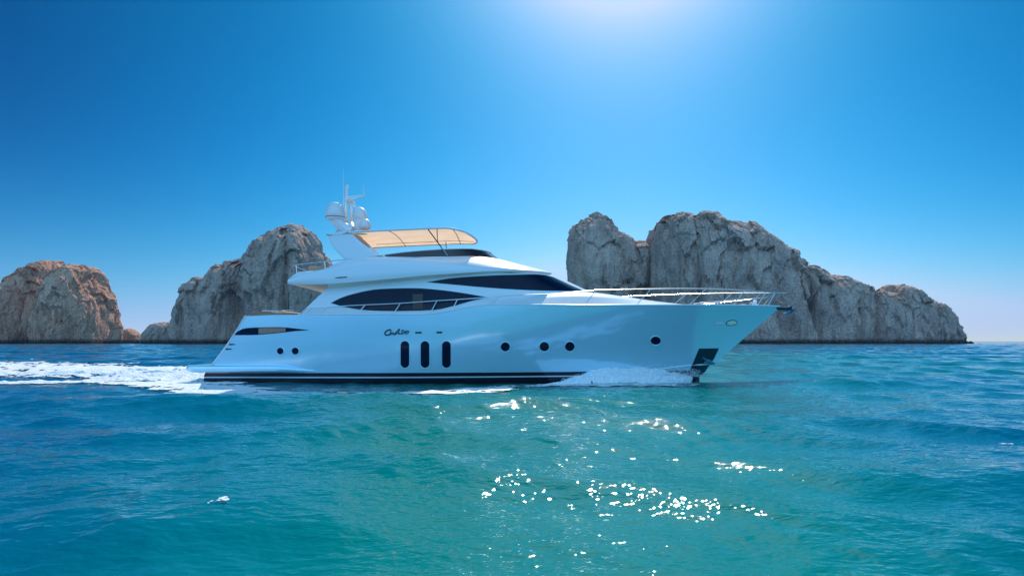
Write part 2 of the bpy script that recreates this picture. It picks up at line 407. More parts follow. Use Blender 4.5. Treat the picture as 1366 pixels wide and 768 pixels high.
def build_foam():
    """wake, hull streaks and flecks: lumpy white foam riding on the sea surface"""
    streaks = []   # (points in plan, half widths, strength)
    def road(pix, w, s): streaks.append((np.array([(gx(a, gY(b)), gY(b)) for a, b in pix]), w, s))
    road([(-60, 513), (40, 510), (120, 509), (190, 504)], (1.2, 1.5, 1.6, 2.2), .9)
    road([(186, 504), (215, 510), (258, 514), (300, 518.5), (340, 522.5), (372, 525), (420, 526.5), (452, 527)], (2.2, 2.1, 1.7, 1.4, 1.1, .9, .6, .3), .98)
    road([(520, 526), (560, 526), (600, 524.5), (640, 521), (668, 518)], (.4, .8, 1.1, 1.1, .5), .92)
    road([(440, 529), (470, 528), (500, 527.5), (530, 526)], (.3, .6, .6, .3), .85)
    road([(660, 516), (740, 514), (800, 514), (870, 515), (915, 514)], (.5, .8, 1.0, 1.1, .7), .72)
    fl = [(300, 674, 13, .12), (282, 679, 5, .08), (155, 475, 20, .5), (372, 531, 16, .15), (1340, 588, 14, .09)]
    def mask(X, Y):
        m = np.zeros_like(X)
        # broad wake opening astern
        t = np.clip((-13.3 - X) / 42, 0, 1.2)
        nearE = 31.4 + t * 3.2 + 9 * t * t; farE = 35.2 + 24 * np.sqrt(t) + 16 * t
        c = sstep(nearE - .6, nearE + 2.2 + 3 * t, Y) * (1 - sstep(farE - 5 - 12 * t, farE + 2, Y)) * sstep(-13.0, -14.2, X)
        m = np.maximum(m, c * (.88 - .16 * t))
        for pts, w, s in streaks:
            best = np.full(X.shape, 99.0); ww = np.ones_like(X) * .1
            for i in range(len(pts) - 1):
                a, b = pts[i], pts[i + 1]; d = b - a; L2 = (d ** 2).sum()
                q = np.clip(((X - a[0]) * d[0] + (Y - a[1]) * d[1]) / L2, 0, 1)
                dist = np.hypot(X - a[0] - q * d[0], Y - a[1] - q * d[1]) / (w[i] + (w[i + 1] - w[i]) * q)
                best = np.minimum(best, dist / 1.45)
            m = np.maximum(m, (s * .84) * (1 - sstep(.35, 1.3, best)))
        for px, py, wpx, hd in fl:
            Y0 = gY(py); X0 = gx(px, Y0); a = wpx / F * Y0
            m = np.maximum(m, .95 * (1 - sstep(.3, 1.2, np.hypot((X - X0) / a, (Y - Y0) / hd / 1.2))))
        return m
    V = []; Fs = []; base = 0
    for (x0, x1, y0, y1, sx, sy) in ((-62, 12, 22.5, 38.5, .055, .07), (-70, -13, 38.5, 84, .09, .16),
                                    (-5.2, -2.5, 6.9, 9.3, .012, .02), (8, 11.2, 11, 14, .015, .02)):
        xs = np.arange(x0, x1, sx); ys = np.arange(y0, y1, sy)
        X, Y = np.meshgrid(xs, ys, indexing='ij'); m = mask(X, Y)
        big = fbm(np.stack([X * .22, Y * .9, X * 0], -1), 3) * .5
        fine = fbm(np.stack([X * .9, Y * 3.2, X * 0 + 3], -1), 5, .68)
        if sx < .03: fine = fbm(np.stack([X * 9, Y * 9, X * 0 + 3], -1), 3, .6)
        dens = m + (big * 1.0 + fine * .95)
        keep = (dens > .52) & (m > .04)
        x, y, z = sea(X, Y)
        wake = m * sstep(-13.2, -15, X) * (Y > 30.5)
        fade = np.exp(-((-14 - X) / 18).clip(0) ** 1.0)
        hgt = np.clip(dens - .52, 0, .8)
        z = z + .03 + hgt * (.035 if sx > .03 else .02) + wake * hgt * (.03 + .20 * fade) * (1 + fine)
        n, mm = X.shape; I = np.arange(n * mm).reshape(n, mm)
        kf = keep[:-1, :-1] & keep[1:, :-1] & keep[1:, 1:] & keep[:-1, 1:]
        q = np.stack([I[:-1, :-1], I[1:, :-1], I[1:, 1:], I[:-1, 1:]], -1)[kf]
        used = np.unique(q); rm = np.full(n * mm, -1); rm[used] = np.arange(len(used)) + base
        V.append(np.stack([x, y, z], -1).reshape(-1, 3)[used]); Fs.append(rm[q]); base += len(used)
    o = mesh_obj('sea_foam', np.concatenate(V), np.concatenate(Fs), M['foam'])
    tag(o, 'white broken wake foam trailing behind the yacht and along its hull', 'foam', kind='stuff')
build_foam()

# ------------------------------------------------------------------ rocks
def rock_lobe(sil, D, thick, base_py=None, seed=0, amp=.88, lean=0.25, nu=None, nv=150, p=0.42, groove=()):
    """one rock mass: crest line sil [(px,py)...] traced at distance D, real thickness, rounded shoulders, eroded by noise"""
    sil = np.array(sil, float)
    px = np.linspace(sil[0, 0], sil[-1, 0], nu or int((sil[-1, 0] - sil[0, 0]) * 1.6) + 30)
    py = np.interp(px, sil[:, 0], sil[:, 1])
    h0 = np.clip((458 - py) / (458 - py.min()), 0, 1)
    De = D - .42 * thick * h0          # the outline one sees is that of the near shoulder
    Xc = (px - 683) / F * De; H = np.maximum(CH + (HY - py) / F * De, 0.5)
    W2 = thick * (0.10 + .90 * np.clip(H / H.max(), 0, 1) ** .6) * np.sqrt(np.clip(1.02 - np.abs(np.linspace(-1, 1, len(px))) ** 4, 0, 1))
    th = np.linspace(-.06, math.pi * 1.0 + .06, nv)
    c, s = np.cos(th), np.sin(th)
    yy = -np.sign(c) * np.abs(c) ** (0.75)
    zz = np.sign(s) * np.abs(s) ** p
    X = np.repeat(Xc[:, None], nv, 1)
    jag = fbm(np.stack([px * .09, px * 0 + seed, px * 0], -1), 5, .6)
    jag = jag + .55 * fbm(np.stack([px * .3, px * 0 + seed * 3, px * 0], -1), 3, .6, ridged=True)
    H = np.maximum(H * (1 + .022 * jag) + jag * 1.1 * H.max() / 60, .4)
    Z = H[:, None] * zz[None, :]
    Yl = D + W2[:, None] * yy[None, :]
    Z = np.where(zz[None, :] < 0, -3, Z)
    P = np.stack([X, Yl, Z], -1)
    # normals from the grid
    du = np.gradient(P, axis=0); dv = np.gradient(P, axis=1)
    nrm = np.cross(dv, du); nrm /= np.linalg.norm(nrm, axis=-1)[..., None] + 1e-9
    o = (P - np.array([X.mean(), D, 0])); flip = ((nrm * o).sum(-1) < 0); nrm[flip] *= -1
    sc = H.max() / 60.0
    Q = P + seed * 37.7
    # vertical ribs and gullies, then blocks, then rubble
    ribs = fbm(Q * np.array([.045, .045, .014]) / sc, 4, .5, ridged=True)
    mass = fbm(Q * np.array([.020, .020, .012]) / sc + 5, 2)
    d1, d2 = cell3((Q + fbm(Q * .05, 2)[..., None] * 6) * np.array([.075, .075, .045]) / sc)
    blocks = np.clip((d2 - d1) * 2.2, 0, 1)
    d3, d4 = cell3(Q * np.array([.22, .22, .16]) / sc)
    sm = np.clip((d4 - d3) * 2.2, 0, 1)
    fine = fbm(Q * .35 / sc, 4, .6)
    fac = cellv((Q + fbm(Q * .06, 2)[..., None] * 5) * np.array([.062, .062, .030]) / sc + 3) * 3.6 + cellv(Q * np.array([.16, .16, .09]) / sc + 7) * 2.1
    disp = (mass * 4.5 + ribs * 3.8 + fac + blocks * 1.5 + sm * .9 + fine * 1.5 - 2.0) * sc * amp
    for (gp, gw, gd, sl) in groove:      # deep clefts: photo column at the foot, width px, depth m, px lean per px height
        gcol = gp + sl * (Z / D * F)
        pxg = X / Yl * F + 683
        disp = disp - gd * np.exp(-((pxg - gcol) / gw) ** 2)
    edge = np.minimum(np.arange(len(px)), np.arange(len(px))[::-1]) / 12.0
    k = np.clip(edge, 0, 1)[:, None] * np.where(zz < 0, 0.2, 1)[None, :]
    Dn = nrm.copy(); Dn[..., 2] *= 0.35; Dn[..., 0] *= 0.55
    P = P + Dn * (disp * k)[..., None]
    P[..., 2] = np.maximum(P[..., 2], -4)
    n, m = X.shape; I = np.arange(n * m).reshape(n, m)
    Fc = np.stack([I[:-1, :-1], I[1:, :-1], I[1:, 1:], I[:-1, 1:]], -1).reshape(-1, 4)
    return P.reshape(-1, 3), Fc

def rock(name, lobes, m, label, cat='rock'):
    V = []; Fc = []; b = 0
    for kw in lobes:
        v, f = rock_lobe(**kw); V.append(v); Fc.append(f + b); b += len(v)
        # fallen boulders along the near foot, part of the same rock
        rb = np.random.RandomState(kw['seed'] + 40); x0, x1 = v[:, 0].min(), v[:, 0].max()
        for k in range(int((x1 - x0) / 7)):
            xb = x0 + (x1 - x0) * rb.uniform(.04, .96); near = v[np.abs(v[:, 0] - xb) < 2.5]
            if not len(near): continue
            yb = near[near[:, 2] < 4][:, 1].min() if (near[:, 2] < 4).any() else near[:, 1].min()
            r_ = rb.uniform(.7, 2.6) * (1 if rb.rand() < .8 else 1.6)
            tt, pp = np.meshgrid(np.linspace(0, np.pi, 9), np.linspace(0, 2 * np.pi, 13), indexing='ij')
            S_ = np.stack([np.sin(tt) * np.cos(pp) * rb.uniform(.8, 1.5), np.sin(tt) * np.sin(pp), np.cos(tt) * rb.uniform(.6, 1.0)], -1)
            S_ = S_ * (r_ * (1 + .45 * cellv(S_ * 1.3 + k)))[..., None] + np.array([xb, yb - r_ * .4, rb.uniform(-.2, .5)])
            I = np.arange(tt.size).reshape(tt.shape)
            V.append(S_.reshape(-1, 3)); Fc.append(np.stack([I[:-1, :-1], I[1:, :-1], I[1:, 1:], I[:-1, 1:]], -1).reshape(-1, 4) + b); b += tt.size
    V = np.concatenate(V); c = np.array([V[:, 0].mean(), V[:, 1].mean(), 0])
    o = mesh_obj(name, V, np.concatenate(Fc), m, origin=c)
    tag(o, label, cat)
    try: o.data.set_sharp_from_angle(angle=R(50))
    except Exception: pass
    return o

rock('rocky_headland', [
    dict(sil=[(872, 458), (878, 360), (884, 310), (889, 290), (896, 283), (918, 281), (940, 285), (962, 292), (985, 296), (1005, 302), (1028, 316), (1045, 328), (1062, 350), (1078, 380), (1092, 458)],
         D=520, thick=62, seed=1, groove=[(934, 5, 7, -.03), (1010, 10, 3, .05)]),
    dict(sil=[(1036, 458), (1046, 352), (1058, 340), (1075, 356), (1092, 362), (1108, 368), (1125, 368), (1140, 376), (1152, 384), (1164, 400), (1170, 458)],
         D=508, thick=46, seed=2, groove=[(1098, 4, 8, -.22)]),
    dict(sil=[(1132, 458), (1138, 392), (1146, 378), (1160, 382), (1172, 388), (1190, 390), (1196, 382), (1205, 380), (1215, 381), (1225, 391), (1238, 398), (1248, 408), (1257, 424), (1267, 440), (1277, 452), (1290, 458)],
         D=500, thick=40, seed=3, groove=[(1168, 6, 5, 0)]),
    dict(sil=[(985, 458), (1002, 440), (1015, 425), (1028, 420), (1036, 440), (1040, 458)], D=462, thick=16, seed=9, nv=70),
], M['rock'], 'long massive grey rock headland behind the bow, sloping down to the sea on the right', 'headland')
rock('rock_pinnacle', [
    dict(sil=[(759, 458), (760, 350), (763, 316), (770, 303), (778, 298), (786, 289), (794, 287), (806, 289), (816, 297), (826, 310), (838, 316), (850, 325), (862, 330), (872, 322), (884, 316), (896, 318), (904, 458)],
         D=560, thick=44, seed=4, groove=[(868, 7, 5, 0)]),
], M['rock'], 'blunt grey rock peak just right of the windscreen, separated from the headland by a dip')
rock('sea_stack', [
    dict(sil=[(232, 458), (240, 428), (246, 402), (250, 382), (258, 377), (266, 374), (272, 375), (279, 366), (283, 357), (288, 352), (294, 356), (299, 355), (304, 345), (312, 341), (322, 338), (332, 331), (340, 322), (348, 318), (354, 330), (362, 458)],
         D=470, thick=34, seed=5, groove=[(308, 16, 14, .05)]),
    dict(sil=[(330, 458), (340, 352), (346, 324), (354, 315), (361, 309), (367, 303), (374, 299), (382, 299), (390, 303), (398, 310), (404, 320), (407, 333), (411, 352), (415, 372), (420, 400), (426, 430), (430, 458)],
         D=452, thick=34, seed=6, groove=[(377, 5, 7, .02)]),
    dict(sil=[(366, 458), (376, 380), (384, 365), (398, 350), (408, 337), (418, 335), (426, 340), (431, 352), (436, 385), (446, 458)],
         D=470, thick=28, seed=7),
], M['rock'], 'tall jagged grey rock stack rising directly behind the yacht stern')
rock('low_rock', [
    dict(sil=[(190, 458), (195, 440), (203, 433), (215, 429), (226, 431), (236, 427), (245, 430), (256, 458)], D=500, thick=20, seed=8, nv=80)],
    M['rock'], 'low dark rock ledge at the left foot of the tall stack')
rock('sea_islet', [
    dict(sil=[(151, 457.6), (156, 448), (162, 441), (169, 438), (176, 441), (183, 446), (188, 457.6)], D=600, thick=10, seed=10, nv=60)],
    M['rock_red'], 'tiny reddish islet alone in the gap between the two left rocks')
rock('rock_outcrop', [
    dict(sil=[(-199, 458), (-169, 400), (-99, 385), (-39, 384), (-9, 382), (5, 380), (15, 382), (31, 395), (43, 430), (51, 458)], D=520, thick=45, seed=11),
    dict(sil=[(1, 458), (5, 386), (10, 374), (21, 366), (29, 365), (32, 358), (43, 356), (49, 351), (57, 349), (65, 353), (71, 360), (78, 372), (85, 392), (93, 458)], D=545, thick=40, seed=12),
    dict(sil=[(47, 458), (57, 405), (69, 376), (77, 362), (86, 356), (99, 354), (106, 362), (110, 376), (118, 388), (127, 398), (132, 412), (136, 435), (138, 458)], D=510, thick=34, seed=13),
], M['rock_red'], 'broad reddish brown rock mass at the left edge, sunlit on its right flank')

# ------------------------------------------------------------------ the yacht
YC = 32.6                       # centreline distance from the camera
ORG = np.array([0.0, YC, 0.0])
yacht = empty('motor_yacht', (0, YC, 0))
tag(yacht, 'large white motor yacht with dark windows and beige canopy cruising past the rocks', 'yacht')

def L3(px, py, y):
    """photo measurement at lateral offset y from the centreline (y>0 = camera side) -> local coordinates"""
    Y = YC - y
    return np.array([(px - 683) / F * Y, -y, CH + (HY - py) / F * Y])
def mir(p): p = np.array(p, float); p[..., 1] *= -1; return p

# hull form -------------------------------------------------
XB0, XB1, ZB = 8.75, 12.85, 3.50      # stem at the waterline / at the sheer
def x_stem(z): return XB0 + (XB1 - XB0) * np.clip(z, -1, 9) / ZB
def x_stern(z): return -13.55 + 2.0 * np.clip(z - .4, 0, 9) / 2.6 + .12 * np.sin(np.clip(z, 0, 3) / 3 * np.pi)
def sheer(x):
    return 3.00 + 0.42 * sstep(-4.0, -0.9, x) + 0.09 * sstep(4, 12.5, x) - .06 * sstep(-10, -12, x)
def half(x, z):
    t = np.clip(z / 3.45, 0, 1)
    B = 2.72 + .36 * t ** .8
    B = B * np.where(z < 0, 1 + .35 * z, 1)
    Lent = 15.5 - 2.5 * t
    s = np.clip((x_stem(z) - x) / Lent, 0, 1)
    pw = 1.55 + 1.0 * t ** 1.4
    sh = 1 - (1 - s) ** pw
    aft = 1 - .05 * sstep(-6, -13, x)
    return B * sh * aft
def hull_grid(z0, z1f, off=0.0, nu=150, nz=26, x0f=None, x1f=None, zfun=None):
    G = np.zeros((nu, nz, 3))
    for j in range(nz):
        v = j / (nz - 1)
        for i in range(nu):
            u = i / (nu - 1); u = 1 - (1 - u) ** 1.35
            z = z0
            for _ in range(4):
                xa = x_stern(z) if x0f is None else x0f
                xb = x_stem(z) if x1f is None else x1f
                x = xa + (xb - xa) * u
                z = z0 + (z1f(x) - z0) * v
            G[i, j] = (x, -(half(x, z) + off), z)
    return G
G = hull_grid(-.6, sheer)
hb = MB(); hb.grid(G, flip=False); hb.grid(mir(G), flip=True)
st = np.stack([G[0], mir(G[0])], 0); hb.grid(st, flip=False)          # transom
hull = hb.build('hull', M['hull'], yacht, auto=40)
bvh_hull = BVHTree.FromPolygons([Vector(v) for v in hb.v], hb.f)

def band(name, za, zb, off, x1, m, parent=yacht):
    b = MB()
    G1 = hull_grid(za, lambda x: zb, off, 150, 22, None, x1)
    b.grid(G1); b.grid(mir(G1), flip=True); b.grid(np.stack([G1[0], mir(G1[0])], 0))
    return b.build(name, m, parent)
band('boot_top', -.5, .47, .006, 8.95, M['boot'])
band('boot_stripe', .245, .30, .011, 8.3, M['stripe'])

# main deck just under the sheer
xs = np.linspace(-11.45, 12.6, 120)
D1 = np.stack([xs, -np.maximum(half(xs, sheer(xs)) - .04, .01), sheer(xs) - .05], -1)
D2 = D1.copy(); D2[:, 1] = 0; D2[:, 2] += .06
dk = MB(); dk.grid(np.stack([D1, D2, mir(D1)], 1)); dk.build('main_deck', M['deck'], yacht)
# toe rail / cap on the sheer
for sgn in (1, -1):
    xs = np.linspace(-9.0, 12.8, 120)
    MB().tube([(x, -sgn * (half(x, sheer(x)) - .01), sheer(x) + .01) for x in xs], .028, 8).build('gunwale_cap', M['white'], yacht)
for sgn in (1, -1):
    xs = np.linspace(-11.55, -9.35, 24); b = MB(); pr = []
    for x in xs:
        y = half(x, sheer(x)); z = sheer(x); h = .13 * sstep(-11.6, -11.1, x) * (1 - .65 * sstep(-10.6, -10.2, x)) + .02
        pr.append([(x, -sgn * (y + .015), z), (x, -sgn * (y + .015), z + h), (x, -sgn * (y - .22), z + h), (x, -sgn * (y - .22), z)])
    b.grid(np.array(pr), closed=True, flip=(sgn > 0)); b.f.append((0, 1, 2, 3)); b.f.append(tuple(len(b.v) - 4 + k for k in range(4)))
    b.build('cockpit_coaming', M['teak'], yacht)
# stern quarter edge highlight moulding
for sgn in (1, -1):
    zs = np.linspace(.5, 2.95, 30)
    MB().tube([(x_stern(z) - .005, -sgn * half(x_stern(z), z), z) for z in zs], .035, 8).build('quarter_moulding', M['white'], yacht)

# swim platform and side sponsons
b = MB(); b.box((-13.55, 0, .66), (1.35, 5.7, .30), .12); b.build('swim_platform', M['hull'], yacht)
for sgn in (1, -1):
    b = MB(); pr = []
    for x in np.linspace(-14.2, -8.65, 40):
        y0 = half(max(x, -13.4), .6) ; k = 1 - sstep(-10.3, -8.65, x); k0 = sstep(-14.25, -14.0, x) * .5 + .5
        w = .30 * k * k0 + .01; hz = .16 * (.25 + .75 * k) * k0; zc = .655 - .09 * (1 - k)
        ring = []
        for a in np.linspace(-math.pi / 2, math.pi / 2, 9):
            ring.append((x, -sgn * (y0 + w * max(math.cos(a), 0) ** .45), zc + hz * math.copysign(abs(math.sin(a)) ** .55, math.sin(a))))
        pr.append(ring)
    b.grid(np.array(pr), flip=(sgn > 0)); b.f.append(tuple(range(9))); b.build('side_sponson', M['hull'], yacht)

# levels lofted into superstructure bodies
def loft(levels, n=8, sub=6, flip=False):
    A = [spline([L3(*q) for q in lv], n) for lv in levels]
    for a in A: a[:, 1] = np.minimum(a[:, 1], 0)
    A = np.array(A)                     # level, station, 3
    if sub > 1:
        B = []
        for i in range(len(A) - 1):
            for k in range(sub): B.append(A[i] + (A[i + 1] - A[i]) * k / sub)
        B.append(A[-1]); A = np.array(B)
    return np.transpose(A, (1, 0, 2))
def body(name, levels, m, n=8, sub=6, bulge=0.0, cap_aft=False, auto=35):
    G = loft(levels, n, sub)
    if bulge:
        v = np.linspace(0, 1, G.shape[1]); G[..., 1] -= (bulge * np.sin(v * np.pi))[None, :] * np.clip(-G[..., 1] / 1.0, 0, 1)
    b = MB(); b.grid(G, flip=False); b.grid(mir(G), flip=True)
    if cap_aft: b.grid(np.stack([G[0], mir(G[0])], 0))
    o = b.build(name, m, yacht, auto=auto)
    return o, BVHTree.FromPolygons([Vector(v) for v in b.v], b.f)

# Z of fly deck etc. all come out of the photo measurements
wall, bvh_wall = body('saloon_wall', [
    [(398, 421, 2.5), (440, 421, 2.5), (500, 421, 2.5), (560, 420, 2.5), (610, 414, 2.5), (655, 409, 2.4), (700, 404, 2.15), (740, 397, 1.65), (770, 392, .95), (786, 388.5, 0)],
    [(437, 384, 2.38), (462, 382, 2.38), (510, 377, 2.38), (565, 371, 2.35), (612, 367, 2.3), (652, 364, 2.15), (690, 363, 1.8), (716, 364, 1.25), (729, 364.5, .65), (734, 364.5, 0)]],
    M['white'], bulge=.07)
C2 = [(384, 378.5, 2.80), (438, 378.5, 2.86), (510, 373, 2.84), (561, 368, 2.78), (612, 364.5, 2.62), (655, 362, 2.35), (693, 361.5, 1.9), (718, 362.5, 1.3), (731, 363.5, .7), (737, 364, 0)]
C3 = [(384, 373, 2.80), (425, 361.5, 2.86), (507, 354.5, 2.84), (560, 353.5, 2.76), (605, 354, 2.6), (650, 356, 2.32), (690, 358.5, 1.88), (715, 360.5, 1.28), (728, 362, .68), (733, 362.5, 0)]
cove, _ = body('fly_deck_cove', [
    [(437, 385.5, 2.36), (462, 383, 2.37), (510, 378, 2.37), (565, 372, 2.34), (612, 368, 2.29), (652, 365, 2.14), (690, 364, 1.79), (716, 364.5, 1.24), (729, 365, .64), (734, 365, 0)],
    [(437, 378.6, 2.85)] + [(462, 376.8, 2.85)] + C2[2:]], M['cream'], sub=3)
fascia, bvh_fascia = body('fly_deck_fascia', [C2, C3], M['white'], cap_aft=True, bulge=.04)
C4 = [(398, 362.5, 2.72), (430, 359, 2.70), (463, 346, 2.62), (512, 342.5, 2.52), (560, 343, 2.35), (600, 342.5, 2.0), (635, 342, 1.45), (655, 343.5, .95), (662, 344.5, .5), (665, 345, 0)]
coam, bvh_coam = body('fly_coaming', [C3, C4], M['white'], bulge=.06)
# flybridge windscreen, dark acrylic
ws0 = [(513, 342, 2.5), (540, 343.3, 2.44), (570, 342.6, 2.3), (600, 342.2, 2.0), (635, 341.7, 1.45), (655, 343.2, .95), (662, 344.2, .5), (665, 345, 0)]
ws1 = [(513, 340, 2.48), (540, 336.5, 2.40), (570, 334, 2.2), (600, 332.4, 1.9), (628, 332.2, 1.3), (645, 334.5, .85), (652, 336.5, .45), (655, 337.5, 0)]
body('flybridge_windscreen', [ws0, ws1], M['smoke'], sub=3)
wl = spline([L3(a, b_ - .4, c) for a, b_, c in ws1], 8)
for s_ in (1, -1):
    MB().tube([(p[0], s_ * p[1], p[2]) for p in wl], .022, 8).build('windscreen_rim', M['white'], yacht)
# fly deck floor and overhang ceiling
zf = 4.65
pl = spline([L3(*q) for q in C3], 6); pl[:, 1] = np.minimum(pl[:, 1] * .985, 0); pl[:, 2] = np.minimum(pl[:, 2] - .03, 4.92)
b = MB(); b.grid(np.stack([pl, mir(pl)], 1)); b.build('fly_deck_floor', M['teak'], yacht)
pl = spline([L3(*q) for q in C2], 6)[:30]; pl[:, 2] += .012; pl[:, 1] *= .995
b = MB(); mid = pl.copy(); mid[:, 1] = 0
b.grid(np.stack([pl, mid, mir(pl)], 1), flip=True); b.build('overhang_ceiling', M['cream'], yacht)
# saloon aft bulkhead with glazed door
b = MB(); b.box((-5.6, 0, 3.75), (.08, 4.7, 1.5), .02); b.build('aft_bulkhead', M['glass'], yacht)
b = MB()
ft = spline([L3(*q) for q in C4], 6)
roofc = ft[30:]; 
# foredeck trunk, cambered, catching the sun
T0 = [(648, 409, 2.92), (690, 408, 2.84), (730, 408, 2.72), (770, 407.6, 2.52), (810, 407.6, 2.26), (850, 407.6, 1.92), (890, 407.6, 1.5), (920, 407.6, 1.0), (940, 407.8, .55), (950, 408, 0)]
T1 = [(664, 399, 2.30), (700, 395.5, 2.1), (737, 392.5, 1.95), (772, 391.5, 1.75), (806, 393.5, 1.5), (840, 397.5, 1.22), (872, 401.5, .9), (896, 404, .55), (906, 405.5, .3), (912, 406, 0)]
T2 = [(667, 398, 1.8), (702, 394, 1.5), (738, 390, 1.2), (770, 389.2, 1.0), (800, 391, .8), (830, 395, .6), (860, 399.5, .42), (885, 403, .25), (898, 404.8, .12), (904, 405.6, 0)]
T3 = [(669, 397, 0), (704, 393, 0), (740, 389.5, 0), (768, 388.6, 0), (797, 390.5, 0), (826, 394.5, 0), (856, 399, 0), (882, 402.6, 0), (896, 404.5, 0), (903, 405.5, 0)]
trunk, bvh_trunk = body('foredeck_trunk', [T0, T1, T2, T3], M['white'], n=6, sub=3, auto=60)

# panels shaped to a body: rows of photo measurements carried onto the surface from abeam
def cast(px, py, bvh, lift):
    o = Vector((0, -YC, CH)); d = Vector(((px - 683) / F, 1, (HY - py) / F)).normalized()
    h, nrm, i, dist = bvh.ray_cast(o, d)
    if h is None: return None
    if nrm.y > 0: nrm = -nrm
    return np.array(h + nrm * lift)
def panel(name, top, bot, bvh, m, lift=.012, nx=60, ny=7, parent=yacht, mirror=True, both=None, rim=.03):
    top = np.array(top, float); bot = np.array(bot, float)
    x0 = max(top[0, 0], bot[0, 0]); x1 = min(top[-1, 0], bot[-1, 0])
    us = (1 - np.cos(np.linspace(0, np.pi, nx))) / 2
    tsp = spline(top, 12); bsp = spline(bot, 12)
    G = np.zeros((nx, ny, 3)); last = None; ok = np.ones(nx, bool)
    for i, u in enumerate(us):
        x = x0 + (x1 - x0) * u
        a = np.interp(x, tsp[:, 0], tsp[:, 1]); c = np.interp(x, bsp[:, 0], bsp[:, 1])
        for j in range(ny):
            q = cast(x, c + (a - c) * j / (ny - 1), bvh, lift)
            if q is None: ok[i] = False; break
            G[i, j] = q
    G = G[ok]
    objs = []
    for s_ in ((1, -1) if mirror else (1,)):
        H = G if s_ > 0 else mir(G)
        b = MB(); b.grid(H, flip=(s_ < 0))
        # thin returned edge so the pane has thickness
        E = np.concatenate([H[:, 0], H[1:, -1][::-1] if False else H[:, -1][::-1]]); E2 = E.copy(); E2[:, 1] += rim * s_
        b.grid(np.stack([E, E2], 1), closed=False)
        objs.append(b.build(name, m, parent, auto=60))
    return objs, G
def outline_frame(Gs, r, m, parent, name='window_frame'):
    for k, (o_, G) in enumerate(Gs):
        E = np.concatenate([G[:, 0], G[:, -1][::-1], G[:1, 0]]); E[:, 1] += .004 if True else 0
        MB().tube(E, r, 6, cap=False).build(name, m, o_)

def window(name, top, bot, bvh, m=M['glass'], fr=None, **kw):
    objs, G = panel(name, top, bot, bvh, m, **kw)
    if fr:
        gs = [(objs[0], G)] + ([(objs[1], mir(G))] if len(objs) > 1 else [])
        outline_frame(gs, fr, M['hull'], None)
    return objs, G
sal, _ = window('saloon_window', [(441, 404), (455, 397), (472.7, 391.4), (499, 386), (530.7, 384.3), (565, 384.6), (604.5, 388.6), (652, 396.3)],
       [(441, 404.3), (459.5, 409.5), (486, 413.8), (525, 415.2), (578, 413.8), (604.5, 408.5), (630, 401.5), (652, 396.6)], bvh_wall, fr=.014)
panel('window_panel', [(550.5, 392.5), (556, 392.3), (564, 392)], [(550.5, 412.5), (556, 412.5), (564, 412)], bvh_wall, M['tan'], lift=.018, nx=5, ny=3, parent=sal[0], mirror=False)  # opaque stand-in for the lit interior seen through the saloon glass
up, _ = window('cabin_side_window', [(569.5, 376.2), (604.5, 370.8), (657, 367.2), (700, 366), (718, 366.2), (735, 369), (748, 374.5), (762, 381), (777, 387.6)],
       [(569.5, 376.8), (600, 379.5), (644, 383.5), (680, 386), (710, 387.6), (740, 388.4), (760, 388.7), (770, 388.5), (777, 388.2)], bvh_wall, fr=.012, nx=90)

# hull windows
def disc_window(px, py, rx, ry, name='porthole', n=28, frame=True):
    ring = []; rp = []
    for k in range(n):
        a = 2 * math.pi * k / n
        cx, sx_ = math.cos(a), math.sin(a)
        e = 1.0 if ry / rx < 1.6 else .42
        if e == 1.0: x = px + rx * cx; y = py + ry * sx_
        else:
            x = px + rx * cx; y = py + (ry - rx) * (1 if sx_ > 1e-6 else (-1 if sx_ < -1e-6 else 0)) + rx * sx_
        rp.append((x, y)); ring.append(cast(x, y, bvh_hull, .010))
    if any(r_ is None for r_ in ring): return
    for s_ in (1, -1):
        rg = [np.array(r_) * np.array([1, s_, 1]) for r_ in ring]
        b = MB(); GG = np.array([[np.array(cast(px + (q[0] - px) * f_, py + (q[1] - py) * f_, bvh_hull, .010)) * np.array([1, s_, 1]) for q in rp] for f_ in (.02, .25, .5, .75, 1.0)])
        b.grid(GG, closed=True, flip=(s_ > 0)); b.f.append(tuple(range(n)))
        o = b.build(name, M['glass'], yacht)
        if frame:
            MB().tube(rg + [rg[0], rg[1]], .022, 8, cap=False).build('window_frame', M['hull'], o)
for x, y, r_ in ((374, 468, 5.0), (394, 468, 5.2), (674, 462.3, 6.6), (726, 462, 6.8), (760, 461.8, 6.8)): disc_window(x, y, r_, r_)
disc_window(874.5, 454, 7.2, 6.0)
for x in (540.2, 567, 595.5): disc_window(x, 472.6, 6.4, 18.4, 'pill_window', 40)
# stern quarter window with a tan blind inside
q, _ = panel('quarter_window', [(311, 446.3), (318, 441.5), (327, 437.8), (345, 436.6), (375, 436.2), (395, 438), (412, 440)],
          [(311, 446.7), (325, 446.8), (345, 446.3), (375, 443.6), (395, 441.3), (412, 440.3)], bvh_hull, M['glass'], lift=.01)
panel('window_panel', [(345, 437.4), (360, 436.9), (383, 437.2)], [(345, 445.4), (360, 444.2), (381, 442.2)], bvh_hull, M['tan2'], lift=.016, nx=8, ny=3, parent=q[0], mirror=False)
panel('vent_slot', [(296.5, 459.3), (304, 458.2), (313.5, 458.6)], [(296.5, 460), (304, 460.6), (313.5, 459.6)], bvh_hull, M['ink'], nx=14, ny=3)
panel('vent_slot', [(290.5, 465.6), (299, 464.6), (309.5, 464.8)], [(290.5, 466.2), (299, 466.8), (309.5, 465.8)], bvh_hull, M['ink'], nx=14, ny=3)
panel('name_dash', [(554, 442.3), (558, 442.3), (562.4, 442.3)], [(554, 444.6), (558, 444.6), (562.4, 444.6)], bvh_hull, M['ink'], nx=5, ny=2)
